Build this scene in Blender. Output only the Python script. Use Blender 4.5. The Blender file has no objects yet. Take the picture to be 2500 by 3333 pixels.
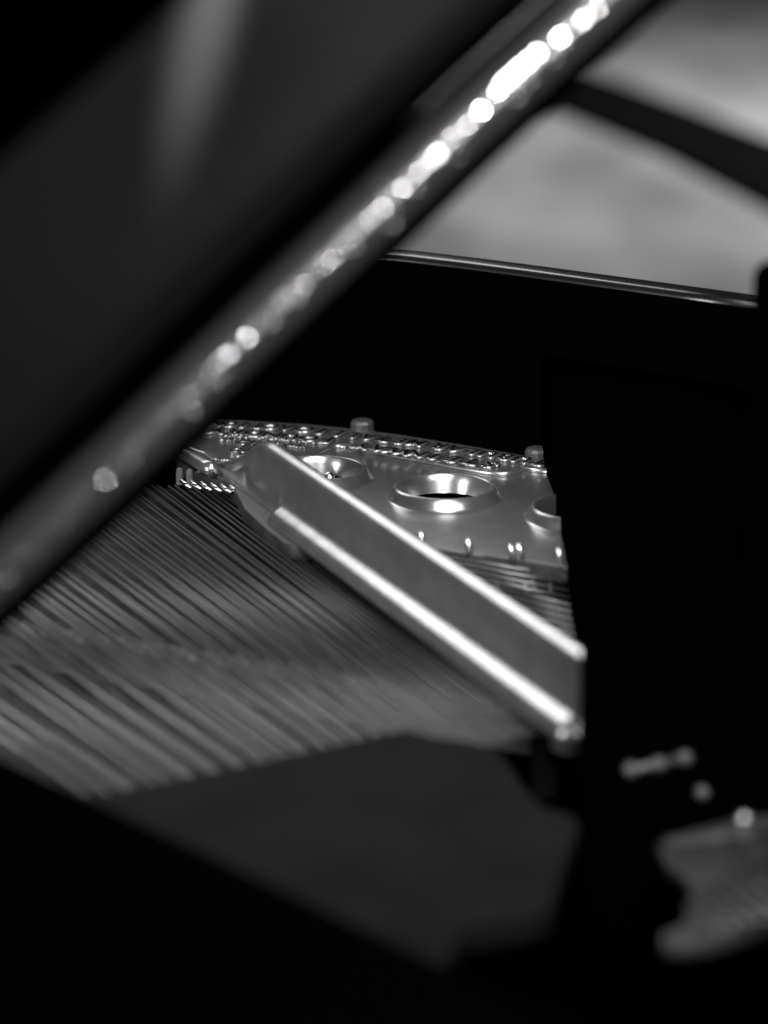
import bpy, bmesh, math, random
from mathutils import Vector, Matrix
random.seed(7)
S = bpy.context.scene
col = S.collection
PITCH = math.radians(15.8)
CAM = Vector((0, 0, 1.50))
FPX = 8854.0
FW = Vector((0, math.cos(PITCH), -math.sin(PITCH)))
UP = Vector((0, math.sin(PITCH), math.cos(PITCH)))
RT = Vector((1, 0, 0))
# ---------------------------------------------------------------- camera
cd = bpy.data.cameras.new('camera'); cam = bpy.data.objects.new('camera', cd); col.objects.link(cam)
cam.location = CAM; cam.rotation_euler = (math.pi/2 - PITCH, 0, 0)
cd.sensor_fit = 'HORIZONTAL'; cd.sensor_width = 24.0; cd.lens = 85.0
cd.clip_start = 0.05; cd.clip_end = 200
cd.dof.use_dof = True; cd.dof.focus_distance = 2.13; cd.dof.aperture_fstop = 2.7
S.camera = cam
# ---------------------------------------------------------------- world and lamps
w = bpy.data.worlds.new('World'); S.world = w; w.use_nodes = True
w.node_tree.nodes['Background'].inputs[0].default_value = (.5, .5, .5, 1)
w.node_tree.nodes['Background'].inputs[1].default_value = 0.0015
S.view_settings.view_transform = 'Standard'; S.view_settings.look = 'None'
S.view_settings.exposure = 0; S.view_settings.gamma = 1

def area(name, loc, target, sx, sy, power, spread=180):
    l = bpy.data.lights.new(name, 'AREA'); l.shape = 'RECTANGLE'; l.size = sx; l.size_y = sy
    l.energy = power; l.spread = math.radians(spread)
    o = bpy.data.objects.new(name, l); col.objects.link(o); o.location = loc
    d = Vector(target) - Vector(loc); o.rotation_euler = d.to_track_quat('-Z', 'Y').to_euler()
    return o

def at(px, py, z):
    """point of the horizontal plane z seen at photo pixel (px, py)"""
    d = RT*((px-1250)/FPX) + UP*(-(py-1666.5)/FPX) + FW
    return CAM + d*((z-CAM.z)/d.z)
def atd(px, py, dep):
    """point at depth dep along the view axis"""
    return CAM + (RT*((px-1250)/FPX) + UP*(-(py-1666.5)/FPX) + FW)*dep

ZP = 0.95            # top of the iron frame
PC = at(1400, 1650, ZP)
area('far_fill', PC+Vector((-0.70, 1.75, 1.50)), PC, 1.9, 1.0, 38.0)  # unseen panel added to brighten the rib top and flange
area('ceiling_lamp', (PC.x+0.10, PC.y-0.55, ZP+1.75), PC, 0.6, 0.5, 15.0)
area('stage_lamp', PC+Vector((0.10, -1.75, 1.6)), PC, 1.5, 1.2, 34.0, 120)
area('left_lamp', PC+Vector((-1.5, -1.15, 0.55)), PC, 0.5, 0.35, 4.2, 60)
area('side_lamp', (PC.x+1.0, PC.y-1.5, ZP+1.3), PC, 0.4, 0.4, 2.5, 100)
area('lid_lamp', CAM+Vector((0.1, -0.9, 0.9)), atd(1450, 480, 1.36), 0.3, 0.3, 6.5, 60)
# ---------------------------------------------------------------- materials
def mat(name, base, rough=.5, metal=0., spec=.5, noise=None, bump=None, coat=0.):
    m = bpy.data.materials.new(name); m.use_nodes = True
    nt = m.node_tree; b = nt.nodes['Principled BSDF']
    b.inputs['Base Color'].default_value = (base, base, base, 1)
    b.inputs['Roughness'].default_value = rough
    b.inputs['Metallic'].default_value = metal
    b.inputs['Specular IOR Level'].default_value = spec
    b.inputs['Coat Weight'].default_value = coat
    b.inputs['Coat Roughness'].default_value = .12
    tc = nt.nodes.new('ShaderNodeTexCoord')
    if noise:                                   # (scale, low, high)
        n = nt.nodes.new('ShaderNodeTexNoise'); n.inputs['Scale'].default_value = noise[0]
        n.inputs['Detail'].default_value = 5
        nt.links.new(tc.outputs['Object'], n.inputs['Vector'])
        r = nt.nodes.new('ShaderNodeMapRange'); r.inputs[1].default_value = .35; r.inputs[2].default_value = .65
        r.inputs[3].default_value = noise[1]; r.inputs[4].default_value = noise[2]
        nt.links.new(n.outputs['Fac'], r.inputs[0]); nt.links.new(r.outputs[0], b.inputs['Base Color'])
    if bump:                                    # (scale, strength, distance)
        n = nt.nodes.new('ShaderNodeTexNoise'); n.inputs['Scale'].default_value = bump[0]
        n.inputs['Detail'].default_value = 4
        nt.links.new(tc.outputs['Object'], n.inputs['Vector'])
        bp = nt.nodes.new('ShaderNodeBump'); bp.inputs['Strength'].default_value = bump[1]
        bp.inputs['Distance'].default_value = bump[2]
        nt.links.new(n.outputs['Fac'], bp.inputs['Height']); nt.links.new(bp.outputs[0], b.inputs['Normal'])
    return m
M = {
 'iron':   mat('bronzed_iron', .25, .24, .85, .5, noise=(60, .22, .28), bump=(500, .12, .0003)),
 'letter': mat('black_letter_paint', .002, .7, 0, .08),
 'steel':  mat('polished_steel', .55, .22, 1.0),
 'string': mat('wound_string', .062, .36, .8),
 'wire':   mat('steel_wire', .16, .35, .9),
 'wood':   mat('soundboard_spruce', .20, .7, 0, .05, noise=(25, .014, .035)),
 'bridge': mat('bridge_maple', .09, .7, 0, .1, noise=(40, .06, .11)),
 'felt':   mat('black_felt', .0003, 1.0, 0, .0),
 'lacquer': mat('black_lacquer', .0004, .8, 0, .0),
 'gloss':  mat('polished_black_lacquer', .004, .24, 0, .28, bump=(40, .3, .0006)),
 'lid':    mat('polished_lid', .018, .36, 0, .4, bump=(6, .06, .01)),
 'edge':   mat('lid_edge_lacquer', .035, .26, .35, .5, bump=(90, .5, .0012)),
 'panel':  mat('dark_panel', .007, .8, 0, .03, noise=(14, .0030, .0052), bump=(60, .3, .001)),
 'matte':  mat('dull_iron', .05, .55, .3, .3, noise=(30, .012, .026)),
 'bolt':   mat('dull_bolt', .06, .45, .5, .5, bump=(300, .4, .0005)),
 'floor':  mat('pale_floor', .36, .6, 0, .2, noise=(1.7, .22, .44)),
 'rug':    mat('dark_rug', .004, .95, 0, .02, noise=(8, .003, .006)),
 'glint_disc':  mat('glint_mirror', .8, .18, 1.0),
}
# ---------------------------------------------------------------- helpers
def link(o, parent=None):
    col.objects.link(o)
    if parent: o.parent = parent
    return o
def obj(name, bm, m, parent=None, smooth=False):
    me = bpy.data.meshes.new(name); bmesh.ops.recalc_face_normals(bm, faces=bm.faces)
    bm.to_mesh(me); bm.free()
    for mm in (m if isinstance(m, (list, tuple)) else [m]): me.materials.append(mm)
    if smooth:
        for p in me.polygons: p.use_smooth = True
    return link(bpy.data.objects.new(name, me), parent)
def tag(o, label=None, cat=None, group=None, kind=None):
    if label: o['label'] = label
    if cat: o['category'] = cat
    if group: o['group'] = group
    if kind: o['kind'] = kind
    return o
def empty(name, loc):
    o = bpy.data.objects.new(name, None); col.objects.link(o); o.location = loc
    o.empty_display_size = .05; return o
def sweep(bm, frames, profile, closed=True, caps=True):
    """frames: (origin, U, V); profile: (u, v) points or one list per frame"""
    rings = []
    for i, (o, U, V) in enumerate(frames):
        pr = profile[i] if isinstance(profile[0], list) else profile
        rings.append([bm.verts.new(o + U*u + V*v) for (u, v) in pr])
    n = len(rings[0])
    for a, b in zip(rings, rings[1:]):
        for k in range(n if closed else n-1):
            bm.faces.new((a[k], a[(k+1) % n], b[(k+1) % n], b[k]))
    if caps and closed:
        bm.faces.new(rings[0]); bm.faces.new(rings[-1][::-1])
def tube(bm, pts, r, seg=8):
    fr = []
    for i, p in enumerate(pts):
        d = (pts[min(i+1, len(pts)-1)] - pts[max(i-1, 0)]).normalized()
        a = Vector((0, 0, 1)) if abs(d.z) < .9 else Vector((1, 0, 0))
        U = d.cross(a).normalized(); V = U.cross(d).normalized(); fr.append((p, U, V))
    sweep(bm, fr, [(r*math.cos(t*2*math.pi/seg), r*math.sin(t*2*math.pi/seg)) for t in range(seg)])
def lathe(bm, c, prof, seg=64, ax=Vector((0, 0, 1))):
    q = Vector((0, 0, 1)).rotation_difference(ax)
    rows = []
    for r, z in prof:
        rows.append([bm.verts.new(c + q @ Vector((r*math.cos(k*2*math.pi/seg), r*math.sin(k*2*math.pi/seg), z))) for k in range(seg)])
    for a, b in zip(rows, rows[1:]):
        for k in range(seg): bm.faces.new((a[k], a[(k+1) % seg], b[(k+1) % seg], b[k]))
    return rows
def prism(bm, pts, z0, z1):
    lo = [bm.verts.new((p.x, p.y, z0)) for p in pts]; hi = [bm.verts.new((p.x, p.y, z1)) for p in pts]
    n = len(pts)
    bm.faces.new(hi); bm.faces.new(lo[::-1])
    for k in range(n): bm.faces.new((lo[k], lo[(k+1) % n], hi[(k+1) % n], hi[k]))
def bevel(bm, w, seg=3, ang=30):
    es = [e for e in bm.edges if len(e.link_faces) == 2 and e.calc_face_angle(0) > math.radians(ang)]
    bmesh.ops.bevel(bm, geom=es, offset=w, segments=seg, affect='EDGES', clamp_overlap=True)
def sheet(name, outline, holes, ztop, thick, m, parent, bev=.001):
    """flat casting with round holes cut through it"""
    cu = bpy.data.curves.new(name, 'CURVE'); cu.dimensions = '2D'; cu.fill_mode = 'BOTH'
    cu.extrude = thick/2 - bev; cu.bevel_depth = bev; cu.bevel_resolution = 2
    for loop in [outline] + holes:
        sp = cu.splines.new('POLY'); sp.points.add(len(loop)-1); sp.use_cyclic_u = True
        for k, p in enumerate(loop): sp.points[k].co = (p.x, p.y, 0, 1)
    t = bpy.data.objects.new(name+'_t', cu); col.objects.link(t)
    me = bpy.data.meshes.new_from_object(t.evaluated_get(bpy.context.evaluated_depsgraph_get()))
    bpy.data.objects.remove(t)
    me.name = name
    me.materials.clear(); me.materials.append(m)
    for v in me.vertices: v.co.z += ztop - thick/2
    return link(bpy.data.objects.new(name, me), parent)
def circle(c, r, n=72): return [Vector((c.x + r*math.cos(k*2*math.pi/n), c.y + r*math.sin(k*2*math.pi/n), 0)) for k in range(n)]
def lerp(a, b, t): return a + (b-a)*t

# ================================================================ setting
bm = bmesh.new(); prism(bm, [Vector((-30, -10, 0)), Vector((30, -10, 0)), Vector((30, 60, 0)), Vector((-30, 60, 0))], -.05, 0)
nt = M['floor'].node_tree
mp = nt.nodes.new('ShaderNodeMapping'); mp.inputs['Scale'].default_value = (1, .38, 1)
for n_ in [n for n in nt.nodes if n.type == 'TEX_NOISE']:
    nt.links.new([n for n in nt.nodes if n.type == 'TEX_COORD'][0].outputs['Object'], mp.inputs[0]); nt.links.new(mp.outputs[0], n_.inputs['Vector'])
tag(obj('floor', bm, M['floor']), kind='structure')
area('floor_lamp_beam', (4.5, 10.5, 5.0), (2.2, 10.5, 0), 1.6, 1.6, 245, 120)
bm = bmesh.new()
prism(bm, [at(1500, 120, 0), at(1900, 245, 0), at(2229, 365, 0), at(2700, 550, 0), at(2700, 785, 0), at(2191, 520, 0), at(1850, 376, 0), at(1500, 255, 0)], .004, .03)
bevel(bm, .006, 2)
tag(obj('rug', bm, M['rug']), 'dark runner rug lying across the pale floor far behind the piano', 'rug')

# ================================================================ grand piano
root = empty('grand_piano', (PC.x, PC.y, 0))
tag(root, 'black grand piano seen open, with iron frame, strings and raised lid', 'grand piano')
bpy.context.view_layer.update()
def rp(o):                                       # parent to the piano without moving
    o.parent = root; o.matrix_parent_inverse = root.matrix_world.inverted(); return o

# ---- far side of the case: upright wall with a rounded lacquered top
far = [at(x, y, ZP) for x, y in [(300, 1335), (560, 1350), (760, 1366), (1000, 1380), (1150, 1395), (1300, 1414), (1500, 1446), (1700, 1481), (1900, 1518), (2200, 1573), (2640, 1655)]]
fr = []
for i, p in enumerate(far):
    d = (far[min(i+1, len(far)-1)] - far[max(i-1, 0)]).normalized()
    fr.append((Vector((p.x, p.y, 0)), Vector((-d.y, d.x, 0)), Vector((0, 0, 1))))
H = ZP + .150
prof = [(0, .60), (0, H-.005), (.0008, H-.0022), (.0022, H-.0006), (.005, H), (.0235, H), (.0262, H-.0006), (.0282, H-.0025), (.029, H-.006), (.029, .60)]
bm = bmesh.new(); sweep(bm, fr, prof)
case = obj('case_side', bm, [M['lacquer'], M['gloss']]); rp(case)
for p in case.data.polygons:
    if p.center.z > H-.006: p.material_index = 1; p.use_smooth = True
# ---- black block standing for the deep shade over the frame's right part
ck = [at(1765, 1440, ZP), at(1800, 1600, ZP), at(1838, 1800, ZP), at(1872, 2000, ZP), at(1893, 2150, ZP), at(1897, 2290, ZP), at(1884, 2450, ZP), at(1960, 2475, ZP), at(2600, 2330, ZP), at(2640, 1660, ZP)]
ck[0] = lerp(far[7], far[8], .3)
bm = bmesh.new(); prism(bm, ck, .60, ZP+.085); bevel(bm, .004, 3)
rp(obj('shade_block', bm, M['felt'], smooth=True))

# ---- near side of the case (out of focus, lower left)
nr = [at(-300, 2330, ZP+.02), at(0, 2470, ZP+.02), at(330, 2622, ZP+.02), at(900, 2890, ZP+.02), at(1430, 3140, ZP+.02), at(2000, 3420, ZP+.02), at(2600, 3700, ZP+.02), at(-300, 3700, ZP+.02)]
bm = bmesh.new(); prism(bm, nr, .60, ZP+.02); bevel(bm, .008, 3)
rp(obj('case_side', bm, M['lacquer']))
# ---- bottom felt under everything
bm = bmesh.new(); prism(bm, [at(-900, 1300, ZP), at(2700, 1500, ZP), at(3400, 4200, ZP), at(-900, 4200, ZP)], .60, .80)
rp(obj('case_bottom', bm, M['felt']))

# ---- soundboard
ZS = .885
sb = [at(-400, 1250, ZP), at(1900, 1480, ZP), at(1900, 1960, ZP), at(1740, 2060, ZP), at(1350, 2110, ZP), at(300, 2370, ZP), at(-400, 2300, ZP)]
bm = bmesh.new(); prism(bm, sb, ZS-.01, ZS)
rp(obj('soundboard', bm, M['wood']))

# ---- iron frame
web = [(480, 1345), (560, 1352), (760, 1369), (1000, 1383), (1150, 1398), (1300, 1417), (1500, 1449), (1700, 1484), (1860, 1512),
       (1960, 1900), (1900, 1858), (1800, 1838), (1700, 1822), (1600, 1808), (1500, 1795), (1420, 1782), (1395, 1800), (1420, 1880), (1300, 1925), (1100, 1790),
       (930, 1668), (700, 1512), (600, 1448), (480, 1430)]
rings = [(at(1035, 1537, ZP+.005), .036), (at(1447, 1598, ZP+.005), .0368), (at(1903, 1663, ZP+.005), .0375)]
holes = [circle(c, r-.001) for c, r in rings]
frame = sheet('iron_frame', [at(x, y, ZP) for x, y in web], holes, ZP, .010, M['iron'], None, bev=.0004); rp(frame)
for p in frame.data.polygons: p.use_smooth = False
def sub(o, parent=frame):
    o.parent = parent; return o
frame.parent = root; frame.matrix_parent_inverse = root.matrix_world.inverted()
for c, r in rings:
    bm = bmesh.new()
    pr = [(r+.0085, -.001), (r+.0072, .0001), (r+.0062, .0007), (r+.0056, .0018), (r+.0034, .0056), (r+.0020, .0079), (r+.0009, .0089), (r, .0091),
          (r-.0008, .0087), (r-.0014, .0078), (r-.0030, .0035), (r-.0046, -.001), (r-.0060, -.0050)]
    lathe(bm, Vector((c.x, c.y, ZP)), pr, 96)
    sub(obj('ring_collar', bm, M['iron'], smooth=True))
# dark bed directly below the holes
for c, r in rings:
    bm = bmesh.new(); lathe(bm, Vector((c.x, c.y, ZP-.0050)), [(r-.0060, 0), (r-.0062, -.035)], 48)
    rows = lathe(bm, Vector((c.x, c.y, ZP-.0405)), [(r-.0062, 0), (.0004, 0)], 48)
    sub(obj('ring_well', bm, M['felt'], smooth=True))
# small stud inside the left ring
c = at(1072, 1590, ZP-.012)
bm = bmesh.new(); lathe(bm, Vector((c.x, c.y, ZP-.03)), [(.0052, 0), (.0052, .026), (.0042, .0295), (.002, .031), (.0002, .0314)], 20)
sub(obj('stud', bm, M['steel'], smooth=True))

# raised bed for the lettering
ZL = ZP + .004
bed = [(480, 1344), (560, 1351), (760, 1367), (1000, 1381), (1150, 1396), (1300, 1415), (1500, 1447), (1700, 1482), (1860, 1510),
       (1860, 1532), (1780, 1524), (1700, 1512), (1688, 1522), (1665, 1531), (1635, 1533), (1580, 1526), (1500, 1513), (1400, 1494), (1300, 1476), (1200, 1458), (1120, 1443), (1090, 1440),
       (1060, 1452), (1010, 1474), (965, 1492), (925, 1516), (790, 1512), (640, 1460), (560, 1430), (480, 1420)]
sub(sheet('lettering_bed', [at(x, y, ZL) for x, y in bed], [], ZL, .0060, M['iron'], None, bev=.0028))

# letters: one object per character, extruded, painted tops
FONT = {}
def glyph(ch):
    if ch in FONT: return FONT[ch]
    cu = bpy.data.curves.new('letter', 'FONT'); cu.body = ch; cu.size = 1; cu.align_x = 'CENTER'
    cu.extrude = .05; cu.bevel_depth = .050; cu.bevel_resolution = 0; cu.resolution_u = 4; cu.offset = .022
    t = bpy.data.objects.new('t', cu); col.objects.link(t)
    me = bpy.data.meshes.new_from_object(t.evaluated_get(bpy.context.evaluated_depsgraph_get()))
    bpy.data.objects.remove(t); me.name = 'letter'
    me.materials.clear(); me.materials.append(M['iron']); me.materials.append(M['letter'])
    for p in me.polygons: p.material_index = 1 if (p.normal.z > .9 and p.center.z > .09) else 0
    FONT[ch] = me; return me
def write(text, x0, y0, x1, y1, hgt, depth=.0030, wide=1.0):
    a = at(x0, y0, ZL); b = at(x1, y1, ZL); L = (b-a).length; U = (b-a).normalized(); V = Vector((-U.y, U.x, 0))
    n = len(text)
    for k, ch in enumerate(text):
        if ch == ' ': continue
        o = bpy.data.objects.new('letter', glyph(ch)); col.objects.link(o)
        p = a + U*(L*(k+.5)/n)
        sx = L/n/0.72*wide; sy = hgt/.70
        mt = Matrix(((U.x*sx, V.x*sy, 0, p.x), (U.y*sx, V.y*sy, 0, p.y), (0, 0, depth/.2, ZL+depth*.35), (0, 0, 0, 1)))
        o.parent = frame; o.matrix_parent_inverse = Matrix.Identity(4)
        o.matrix_local = mt
def back(text): return text                      # read from the keyboard side
def write_far(text, x0, y0, x1, y1, hgt, depth=.0032, wide=1.0):
    """x0, y0 is where the line starts (right, seen from here): letters stand upside down to the camera"""
    a = at(x0, y0, ZL); b = at(x1, y1, ZL); L = (b-a).length; U = (b-a).normalized(); V = Vector((-U.y, U.x, 0))
    n = len(text)
    for k, ch in enumerate(text):
        if ch == ' ': continue
        o = bpy.data.objects.new('letter', glyph(ch)); col.objects.link(o)
        p = a + U*(L*(k+.5)/n) ; sx = L/n/.74*wide*(1.25 if ch in 'I' else 1); sy = hgt/.70
        o.parent = frame; o.matrix_parent_inverse = Matrix.Identity(4)
        o.matrix_local = Matrix(((U.x*sx, V.x*sy, 0, p.x), (U.y*sx, V.y*sy, 0, p.y), (0, 0, depth/.21, ZL+depth*.35), (0, 0, 0, 1)))
write_far('TUBULAR', 1800, 1511, 1420, 1450, .0150)
write_far('METALLIC', 1395, 1446, 985, 1396, .0150)
write_far('ACTION', 965, 1394, 690, 1376, .0150)
write_far('STEINWAY', 1640, 1518, 1165, 1448, .0150)
write_far('FOUNDRY', 1105, 1436, 690, 1399, .0150)
write_far('STEINWAY & SONS', 1062, 1441, 735, 1415, .0080, .0022)
write_far('NEW YORK HAMBURG', 1005, 1455, 725, 1429, .0080, .0022)
# lyre emblem
eo = at(795, 1492, ZL); eu = (at(1000, 1510, ZL)-at(795, 1492, ZL)).normalized(); ev = Vector((-eu.y, eu.x, 0))
def E(u, v, z=.0015): return Vector((eo.x, eo.y, 0)) + eu*u + ev*v + Vector((0, 0, ZL+z))
bm = bmesh.new()
def flat(pts, w, h=.0028):
    fr = []
    for i, p in enumerate(pts):
        d = (pts[min(i+1, len(pts)-1)]-pts[max(i-1, 0)]).normalized()
        fr.append((p, Vector((-d.y, d.x, 0)), Vector((0, 0, 1))))
    sweep(bm, fr, [(-w, -h/2), (-w, h*.3), (-w*.6, h/2), (w*.6, h/2), (w, h*.3), (w, -h/2)])
def spiral(cx, cy, r0, r1, a0, a1, n=22): return [E(cx+lerp(r0, r1, k/n)*math.cos(lerp(a0, a1, k/n)), cy+lerp(r0, r1, k/n)*math.sin(lerp(a0, a1, k/n))) for k in range(n+1)]
for s in (-1, 1):
    pts = [E(s*.003, .012), E(s*.008, .014), E(s*.011, .020), E(s*.0095, .028), E(s*.0085, .034)]
    flat(pts, .0012)
    flat(spiral(s*.0155, .036, .0075, .0012, math.pi if s > 0 else 0, (math.pi-s*4.2*math.pi/1.6) if s > 0 else 4.2*math.pi/1.6), .0011)
    flat(spiral(s*.012, .012, .0065, .001, math.pi/2+s*1.4, math.pi/2+s*1.4-s*8.0), .0010)
for k in range(5): flat([E(-.004+k*.002, .012), E(-.004+k*.002, .040)], .0005)
flat([E(-.009, .040), E(.009, .040)], .0012)
flat([E(-.006, .012), E(.006, .012)], .0016)
flat([E(-.0015, .010), E(-.0045, .001)], .0012); flat([E(.0015, .010), E(.0045, .001)], .0012); flat([E(-.006, .001), E(.006, .001)], .0013)
em = obj('lyre_emblem', bm, [M['iron'], M['letter']]); sub(em)
for p in em.data.polygons:
    if p.normal.z > .9: p.material_index = 1
write_far('STEINWAY', 830, 1506, 705, 1494, .0050, .0018)

# main rib with its rounded nose, standing on the frame
def rib_frame(x):
    t = (x-850)/1040.
    a = at(850, 1440, ZP+.045); b = at(1890, 2140, ZP+.045)
    return a, b
ra, rb = at(850, 1440, ZP+.045), at(1950, 2181, ZP+.045)
rd = Vector((rb.x-ra.x, rb.y-ra.y, 0)).normalized(); rn = Vector((-rd.y, rd.x, 0))
if rn.y > 0: rn = -rn                            # towards the camera
L = (Vector((rb.x, rb.y, 0))-Vector((ra.x, ra.y, 0))).length
def rib_prof(h, fl):
    r = min(.0074, h*.5)
    p = [(-.0150, -.010), (-.0150, h-r)]
    for k in range(1, 8):
        a = math.pi - k*math.pi/8
        p.append((-.0076 + .0074*math.cos(a), h-r + r*math.sin(a)))
    p += [(-.0002, h-r), (.0002, max(h-r-.004, h*.4)), (.0004, h*.3)]
    p += [(.0010+.0016*fl, .0100*min(1, h/.03)), (.001+.0042*fl, .0080*fl), (.001+.0075*fl, .0062*fl), (.001+.0105*fl, .0035*fl), (.001+.0128*fl, -.0005*fl-.0005), (.001+.0128*fl, -.0030*fl-.001), (.001+.0100*fl, -.0048*fl-.001), (.001, -.010)]
    return p
def sm(t): t = max(0, min(1, t)); return t*t*(3-2*t)
frs, prs = [], []
s = -.19
while s < L+.0001:
    o_ = Vector((ra.x, ra.y, ZP)) + rd*s
    v_ = o_-CAM; dep = v_.dot(FW); bx = 1250+FPX*v_.dot(RT)/dep; by = 1666.5-FPX*v_.dot(UP)/dep
    if bx > 862: h = .045
    else:
        sil = [(500, 1395), (560, 1434), (600, 1460), (630, 1480), (660, 1495), (700, 1504), (735, 1499), (770, 1482), (800, 1462), (820, 1449), (838, 1442), (862, 1446)]
        for (xa, ya), (xb, yb) in zip(sil, sil[1:]):
            if xa <= bx <= xb: ys = lerp(ya, yb, (bx-xa)/(xb-xa)); break
        else: ys = by
        h = min(.045, max(.0045, (by-ys)/(FPX/dep*.96)))
    # rounded crest where the rib starts to drop
    fl = sm((s-.042)/.006)*sm((L-.012-s)/.012)
    o = Vector((ra.x, ra.y, ZP)) + rd*s
    frs.append((o, rn, Vector((0, 0, 1)))); prs.append(rib_prof(max(h, .0045), fl))
    s += .004
bm = bmesh.new(); sweep(bm, frs, prs)
sub(obj('rib', bm, M['iron'], smooth=True))
# shoulder of the casting below the nose
sh = [(560, 1440), (590, 1500), (640, 1536), (700, 1556), (745, 1562), (775, 1600), (800, 1655), (870, 1718), (930, 1765), (1010, 1780), (1000, 1735), (930, 1672), (700, 1508), (620, 1456)]
sub(sheet('frame_shoulder', [at(x, y, ZP-.004) for x, y in sh], [], ZP-.004, .012, M['matte'], None, bev=.0012))
bm = bmesh.new()
a, b = at(560, 1448, ZP+.003), at(695, 1534, ZP+.003)
tube(bm, [lerp(a, b, t/6) for t in range(7)], .006, 14)
sub(obj('rib', bm, M['iron'], smooth=True))
# rim boss at the near end of the rib
c = at(1868, 2275, ZP+.01)
bm = bmesh.new(); lathe(bm, Vector((c.x, c.y, ZP-.02)), [(.013, 0), (.0125, .028), (.010, .034), (.005, .037), (.0003, .0375)], 24)
sub(obj('boss', bm, M['bolt'], smooth=True))

# bolts on the far edge of the frame
for x, y in [(1179, 1413), (1748, 1506)]:
    c = at(x, y, ZP); bm = bmesh.new()
    rows = lathe(bm, Vector((c.x, c.y, ZP)), [(.0098, 0), (.0098, .0095), (.0085, .0118), (.0055, .0128), (.0003, .013)], 12)
    o = obj('bolt', bm, M['bolt']); rp(o)

# hitch pins on the treble part
def pin(x, y, lean=-.10, r=.0021, h=.0125, z=ZP, m='steel', name='hitch_pin'):
    c = at(x, y, z); bm = bmesh.new()
    ax = Vector((lean*2.2, .1, 1)).normalized()
    lathe(bm, Vector((c.x, c.y, z-.002)), [(r, 0), (r, h), (r*.7, h+r*.4), (.0002, h+r*.5)], 16, ax)
    return sub(obj(name, bm, M[m], smooth=True))
for x, y in [(1381, 1782), (1534, 1806), (1673, 1824), (1700, 1820), (1830, 1838)]: pin(x, y)
for x, y in [(1740, 1910), (1715, 1922), (1620, 1912), (1795, 1925)]: pin(x, y, r=.0016, h=.007, z=ZP-.018, m='wire')
# ---- strings
def string(p, q, r, m, name='string', seg=8):
    bm = bmesh.new(); tube(bm, [p, q], r, seg)
    o = obj(name, bm, m, smooth=True); rp(o); return o
ZU = ZP - .016
pos = []; t = .0
while t < 1.0:
    pos.append(t); t += lerp(.0112, .040, t**1.1)*(.78 if len(pos) % 2 else 1.22)*random.uniform(.93, 1.07)
for i, t in enumerate(pos):
    a = at(lerp(772, -500, t), lerp(1602, 2060, t), ZU); b = at(lerp(1790, 360, t), lerp(2385, 2655, t), ZU)
    x0, y0 = lerp(772, -500, t), lerp(1602, 2060, t); x1, y1 = lerp(1790, 360, t), lerp(2385, 2655, t)
    sl_ = (y1-y0)/(x1-x0); xs = (1602-77.2-y1+sl_*x1)/(sl_-.1); a = at(xs, y1+sl_*(xs-x1), ZU)
    r = lerp(.00072, .0024, t**1.0)
    dz = random.uniform(-.0012, .0012); a.z += dz; b.z += dz + random.uniform(-.0008, .0008); r *= random.uniform(.85, 1.12)
    string(a, b, r, M['string'])
# agraffes holding the first strings
for i, x in enumerate([585, 618, 651, 684, 716, 745]):
    y = 1552 + (x-585)*.12
    c = at(x, y, ZP-.01); bm = bmesh.new()
    lathe(bm, Vector((c.x, c.y, ZP-.016)), [(.0030, 0), (.0030, .010), (.0022, .013), (.0003, .0138)], 10)
    rp(obj('agraffe', bm, M['bridge'], smooth=True))
    p = at(x+4, y+12, ZP-.004); q = at(x+36, y+38, ZP-.008)
    bm = bmesh.new(); tube(bm, [p, q], .0017, 8); rp(obj('agraffe', bm, M['steel'], smooth=True))
# lower, crossing strings
for i in range(30):
    t = i/29.
    a = at(lerp(1250, -650, t), lerp(1780, 1900, t), ZP-.028); b = at(lerp(1930, 160, t), lerp(2260, 2880, t), ZP-.030)
    string(a, b, .0008, M['string'], seg=6)
# bridge with pins
a, b = at(-100, 2030, ZP-.045), at(1800, 2350, ZP-.045)
d = (b-a).normalized(); n = Vector((-d.y, d.x, 0))
bm = bmesh.new(); sweep(bm, [(Vector((a.x, a.y, 0)), n, Vector((0, 0, 1))), (Vector((b.x, b.y, 0)), n, Vector((0, 0, 1)))], [(-.014, ZS+.001), (-.012, ZS+.024), (.012, ZS+.024), (.014, ZS+.001)])
br = obj('bridge', bm, M['bridge']); rp(br)
pm = None
for i in range(90):
    p = lerp(a, b, (i+.5)/90) + n*(.007 if i % 2 else -.007)
    if pm is None:
        bm = bmesh.new(); lathe(bm, Vector((0, 0, 0)), [(.0012, 0), (.0012, .004), (.0002, .0045)], 8)
        pm = bpy.data.meshes.new('bridge_pin'); bm.to_mesh(pm); bm.free(); pm.materials.append(M['steel'])
    o = bpy.data.objects.new('bridge_pin', pm); col.objects.link(o)
    o.parent = br; o.matrix_parent_inverse = Matrix.Identity(4); o.location = (p.x, p.y, ZS+.023)
# treble strings beyond the rib
for i in range(16):
    t = i/15.
    a = at(lerp(1395, 1440, t), lerp(1790, 2010, t), ZP+(.003 if t < .3 else -.008)); b = at(lerp(1950, 1960, t), lerp(1868, 2240, t), ZP-.014)
    string(a, b, .0011, M['wire'], seg=6)

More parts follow.
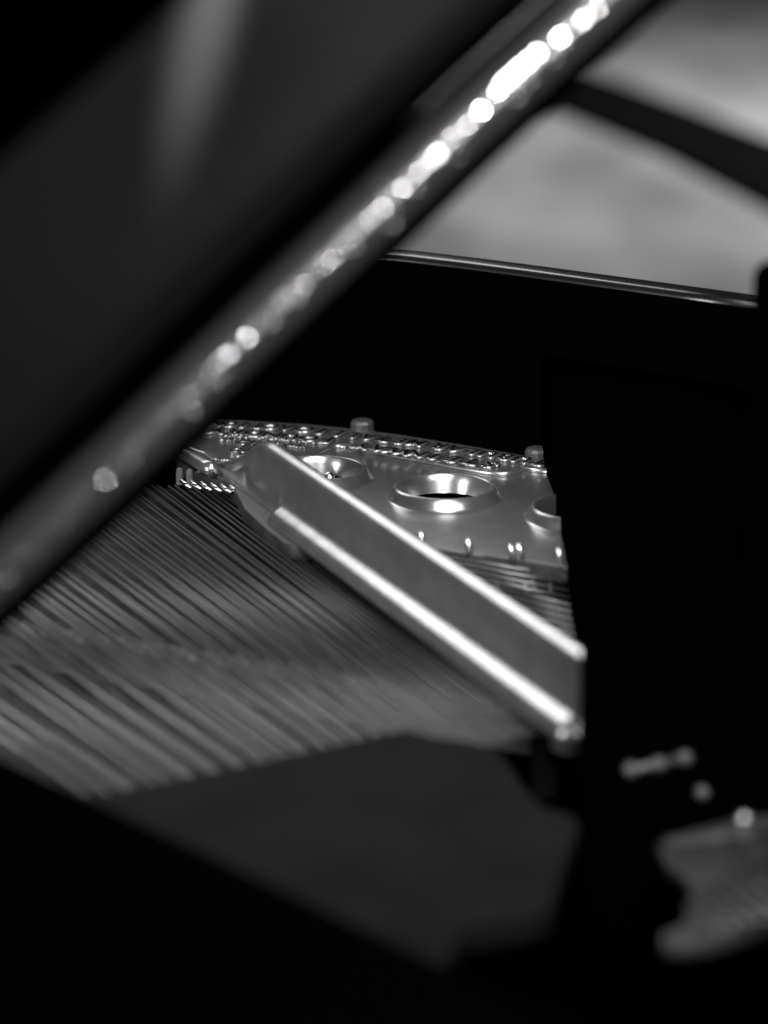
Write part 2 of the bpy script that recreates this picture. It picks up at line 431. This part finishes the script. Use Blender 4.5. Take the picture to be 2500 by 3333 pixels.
# ---- dark panel below the strings and its black surroundings
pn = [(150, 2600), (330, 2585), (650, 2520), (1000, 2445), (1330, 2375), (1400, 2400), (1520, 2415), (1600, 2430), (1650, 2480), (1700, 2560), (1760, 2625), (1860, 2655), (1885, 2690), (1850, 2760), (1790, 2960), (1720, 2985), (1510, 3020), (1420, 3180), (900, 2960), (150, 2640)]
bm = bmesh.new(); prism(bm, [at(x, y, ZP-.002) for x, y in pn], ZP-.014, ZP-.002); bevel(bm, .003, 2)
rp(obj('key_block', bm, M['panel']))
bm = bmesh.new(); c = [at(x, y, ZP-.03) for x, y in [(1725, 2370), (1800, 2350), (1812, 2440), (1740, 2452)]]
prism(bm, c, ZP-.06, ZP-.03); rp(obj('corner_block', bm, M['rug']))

# ---- near right piece of the frame with strings, out of focus
nw = [(2150, 2748), (2190, 2812), (2227, 2830), (2262, 2870), (2264, 2921), (2246, 2981), (2225, 3015), (2170, 3036), (2172, 3066), (2227, 3070), (2310, 3060), (2367, 3040), (2680, 2930), (2680, 2640), (2500, 2655), (2413, 2660), (2367, 2675), (2236, 2708)]
hole = [(2430, 2775), (2520, 2850), (2620, 2860), (2600, 2790), (2500, 2765)]
sub(sheet('frame_web', [at(x, y, ZP-.02) for x, y in nw], [[at(x, y, ZP-.02) for x, y in hole]], ZP-.02, .008, M['matte'], None, bev=.002))
for i in range(10):
    t = i/9.
    a = at(lerp(2235, 2520, t), lerp(2945, 2735, t), ZP-.012); b = at(lerp(2350, 2760, t), lerp(3035, 2915, t), ZP-.012)
    string(a, b, .0015, M['string'])
bm = bmesh.new(); a, b = at(2170, 2752, ZP-.018), at(2640, 2690, ZP-.018); tube(bm, [a, b], .0045, 10)
sub(obj('rib', bm, M['matte'], smooth=True))
c = at(2420, 2715, ZP-.01); bm = bmesh.new(); lathe(bm, Vector((c.x, c.y, ZP-.012)), [(.0042, 0), (.0040, .010), (.0030, .0135), (.0002, .0145)], 20)
rp(obj('stud', bm, M['iron'], smooth=True))
def on_shade_block(x, y):                              # a point on the near face of the shade block
    yf = lerp(2475, 2330, (x-1960)/640.); p = at(x, yf, ZP)
    p.z -= (y-yf)/(FPX/1.45*.93); p.y -= .002; return p
bm = bmesh.new(); tube(bm, [on_shade_block(2040, 2508), on_shade_block(2250, 2462)], .0026, 10)
rp(obj('latch_rod', bm, M['bolt'], smooth=True))
for x, y in [(2055, 2505), (2145, 2487), (2228, 2468), (2290, 2590)]:
    bm = bmesh.new(); lathe(bm, on_shade_block(x, y), [(.0045, -.002), (.0045, .003), (.0028, .0048), (.0002, .0054)], 14, Vector((-.22, -.85, .5)).normalized())
    rp(obj('bolt', bm, M['bolt'], smooth=True))

# ---- black post at the right end of the far side
p0 = atd(2520, 900, 1.55)
bm = bmesh.new(); lathe(bm, Vector((p0.x, p0.y, ZP+.08)), [(.012, 0), (.012, p0.z-ZP-.08), (.010, p0.z-ZP-.075), (.006, p0.z-ZP-.072), (.0003, p0.z-ZP-.071)], 24)
rp(obj('lid_prop', bm, M['felt'], smooth=True))

# ================================================================ the raised lid
knots = [(2700, -690), (2330, -330), (1944, 32), (1560, 385), (1180, 750), (803, 1114), (414, 1492), (30, 1852), (-200, 2062), (-430, 2272)]
curve = []
for i in range(1, len(knots)-2):
    for q in range(5):
        t = q/5.; c4 = []
        for a_ in (0, 1):
            p0, p1, p2, p3 = (knots[i-1][a_], knots[i][a_], knots[i+1][a_], knots[i+2][a_])
            c4.append(.5*(2*p1+(p2-p0)*t+(2*p0-5*p1+4*p2-p3)*t*t+(3*p1-p0-3*p2+p3)*t**3))
        curve.append(tuple(c4))
curve.append(knots[-2])
MID = len(curve)//2
def lid_depth(x): return 1.36
LP = [atd(x, y, lid_depth(x)) for x, y in curve]
lf = []
for i, p in enumerate(LP):
    d = (LP[max(i-1, 0)] - LP[min(i+1, len(LP)-1)]).normalized()        # towards the upper right
    u = d.cross(FW).normalized()                                       # to the lower right
    if u.dot(RT) < 0: u = -u
    v = -FW                                                            # towards the camera
    lf.append((p, u, v))
k = 1.36/FPX
prof = [(-118, -20), (-112, 14), (-100, 34), (-80, 52), (-55, 66), (-30, 74), (0, 77), (28, 72), (50, 62), (66, 48), (78, 28), (84, 0), (84, -60), (-118, -60)]
bm = bmesh.new(); sweep(bm, lf, [(a*k, b*k) for a, b in prof])
lid = obj('lid', bm, M['edge'], smooth=True); rp(lid)
bm = bmesh.new(); sweep(bm, lf, [(a*k, b*k) for a, b in [(80, -62), (80, -24), (100, -8), (124, -14), (132, -40), (132, -90), (80, -90)]])
sb_ = obj('lid_lip', bm, M['felt']); sb_.parent = lid; sb_.matrix_parent_inverse = Matrix.Identity(4)
bm = bmesh.new(); sweep(bm, lf, [(a*k, b*k) for a, b in [(-118, -62), (-118, -30), (-150, -20), (-240, -25), (-250, -45), (-250, -90), (-118, -90)]])
sb_ = obj('lid_groove', bm, M['felt']); sb_.parent = lid; sb_.matrix_parent_inverse = Matrix.Identity(4)
bm = bmesh.new(); q = 13
for_bead = [f[0] + f[1]*(-150*k) + f[2]*(5*k) for f in lf[:q]]
bf = []
for i, p in enumerate(for_bead): bf.append((p, lf[i][1], lf[i][2]))
sweep(bm, bf, [[(12*k*(1-i/q)**.5*math.cos(t*math.pi/5), 12*k*(1-i/q)**.5*math.sin(t*math.pi/5)) for t in range(10)] for i in range(q)])
sb_ = obj('highlight_bead', bm, M['edge'], smooth=True); sb_.parent = lid; sb_.matrix_parent_inverse = Matrix.Identity(4)  # bead added and tapered to carry the second highlight
# underside of the lid: a broad board leaning away
def outer(i, m):
    t = i/(len(lf)-1.)
    return lerp(1500-m, -900-m, t), lerp(-795-m, 1325-m, t)
def board(rows, thick, name, m):
    bm = bmesh.new(); g = []
    for side in (0, thick):
        g.append([[bm.verts.new(p - RT*side*.7 + UP*side*.7) for p in r] for r in rows])
    n = len(lf); q = len(rows)
    for G in g:
        for r0, r1 in zip(G, G[1:]):
            for i in range(n-1): bm.faces.new((r0[i], r0[i+1], r1[i+1], r1[i]))
    for e in (0, q-1):
        for i in range(n-1): bm.faces.new((g[0][e][i], g[0][e][i+1], g[1][e][i+1], g[1][e][i]))
    for e in (0, n-1):
        for j in range(q-1): bm.faces.new((g[0][j][e], g[0][j+1][e], g[1][j+1][e], g[1][j][e]))
    o = obj(name, bm, [m, M['felt']]); o.parent = lid; o.matrix_parent_inverse = Matrix.Identity(4)
    for f in o.data.polygons[2*(n-1)*(q-1):]: f.material_index = 1
    return o
inner = [f[0] - f[1]*(215*k) + FW*(30*k) for f in lf]
o1 = board([inner, [atd(*outer(i, 0), 1.1) for i in range(len(lf))]], .012, 'lid_underside', M['lid'])
o2 = board([[atd(*outer(i, 8), 1.1) for i in range(len(lf))], [atd(*outer(i, 1100), .8) for i in range(len(lf))]], .012, 'lid_flap', M['felt'])

# unseen spot added to lay the soft reflected streak on the lid
pn_ = inner[MID]; e1 = (inner[MID-8]-inner[MID+8]).normalized(); e2 = (atd(*outer(MID, 0), 1.1)-inner[MID]).normalized()
nn = e1.cross(e2).normalized()
if nn.dot(CAM-pn_) < 0: nn = -nn
def on_lid(x, y):
    d = atd(x, y, 1)-CAM
    return CAM + d*((pn_-CAM).dot(nn)/d.dot(nn))
P1, P2 = on_lid(690, -60), on_lid(570, 620)
sl = bpy.data.lights.new('lid_streak_fill', 'SPOT'); sl.energy = 260; sl.spot_size = math.radians(6.5); sl.spot_blend = 1; sl.shadow_soft_size = .01
so = bpy.data.objects.new('lid_streak_fill', sl); col.objects.link(so)
so.location = P1 + (P1-P2)*2.4 + nn*.085
so.rotation_euler = (lerp(P1, P2, .15)-so.location).to_track_quat('-Z', 'Y').to_euler()
# tiny mirror discs added along the rounded lid edge to make its glints
lamp = bpy.data.objects['lid_lamp'].location
random.seed(11)
fl = [(1944, 30, 1.6), (1900, 64, 1.9), (1860, 95, 1.3), (1823, 122, 2.6), (1750, 172, 2.2), (1720, 200, 2.6), (1692, 222, 2.7), (1668, 244, 2.7), (1644, 266, 2.6), (1620, 296, 2.0), (1567, 360, 2.5), (1520, 410, 1.5), (1470, 452, 1.3),
      (1425, 500, 1.9), (1405, 522, 1.5), (1365, 560, 1.5), (1310, 612, 1.5), (1245, 678, 1.4), (1238, 600, .5), (1205, 712, 1.1), (1153, 805, .9), (1085, 840, 1.1), (1060, 865, .9), (990, 930, 1.0), (955, 965, .8), (961, 990, .5), (803, 1098, 1.3), (745, 1152, 1.2), (720, 1172, 1.0), (685, 1208, .8), (612, 1290, .7), (620, 1320, .5), (414, 1514, .42), (203, 1717, .5)]
for q in range(70):
    j = random.uniform(6, len(curve)-3); a_, b_ = curve[int(j)], curve[int(j)+1]; f_ = j-int(j); o_ = random.gauss(8, 13)
    fl.append((lerp(a_[0], b_[0], f_)+o_, lerp(a_[1], b_[1], f_)+o_, random.uniform(.35, 1.0)*(1.15-.55*j/len(curve))))
for x, y, r in fl:
    p = atd(x, y, 1.36 - 79*k)
    h = ((CAM-p).normalized() + (lamp-p).normalized()).normalized()
    bm = bmesh.new(); r *= .00045*(1 + .4*max(0, min(1, (1500-x)/1100)))
    lathe(bm, p, [(r, -.0012), (r, 0), (r*.5, .00002), (.00005, .00003)], 12, h)
    o = obj('glint_disc', bm, M['glint_disc']); o.parent = lid; o.matrix_parent_inverse = Matrix.Identity(4)
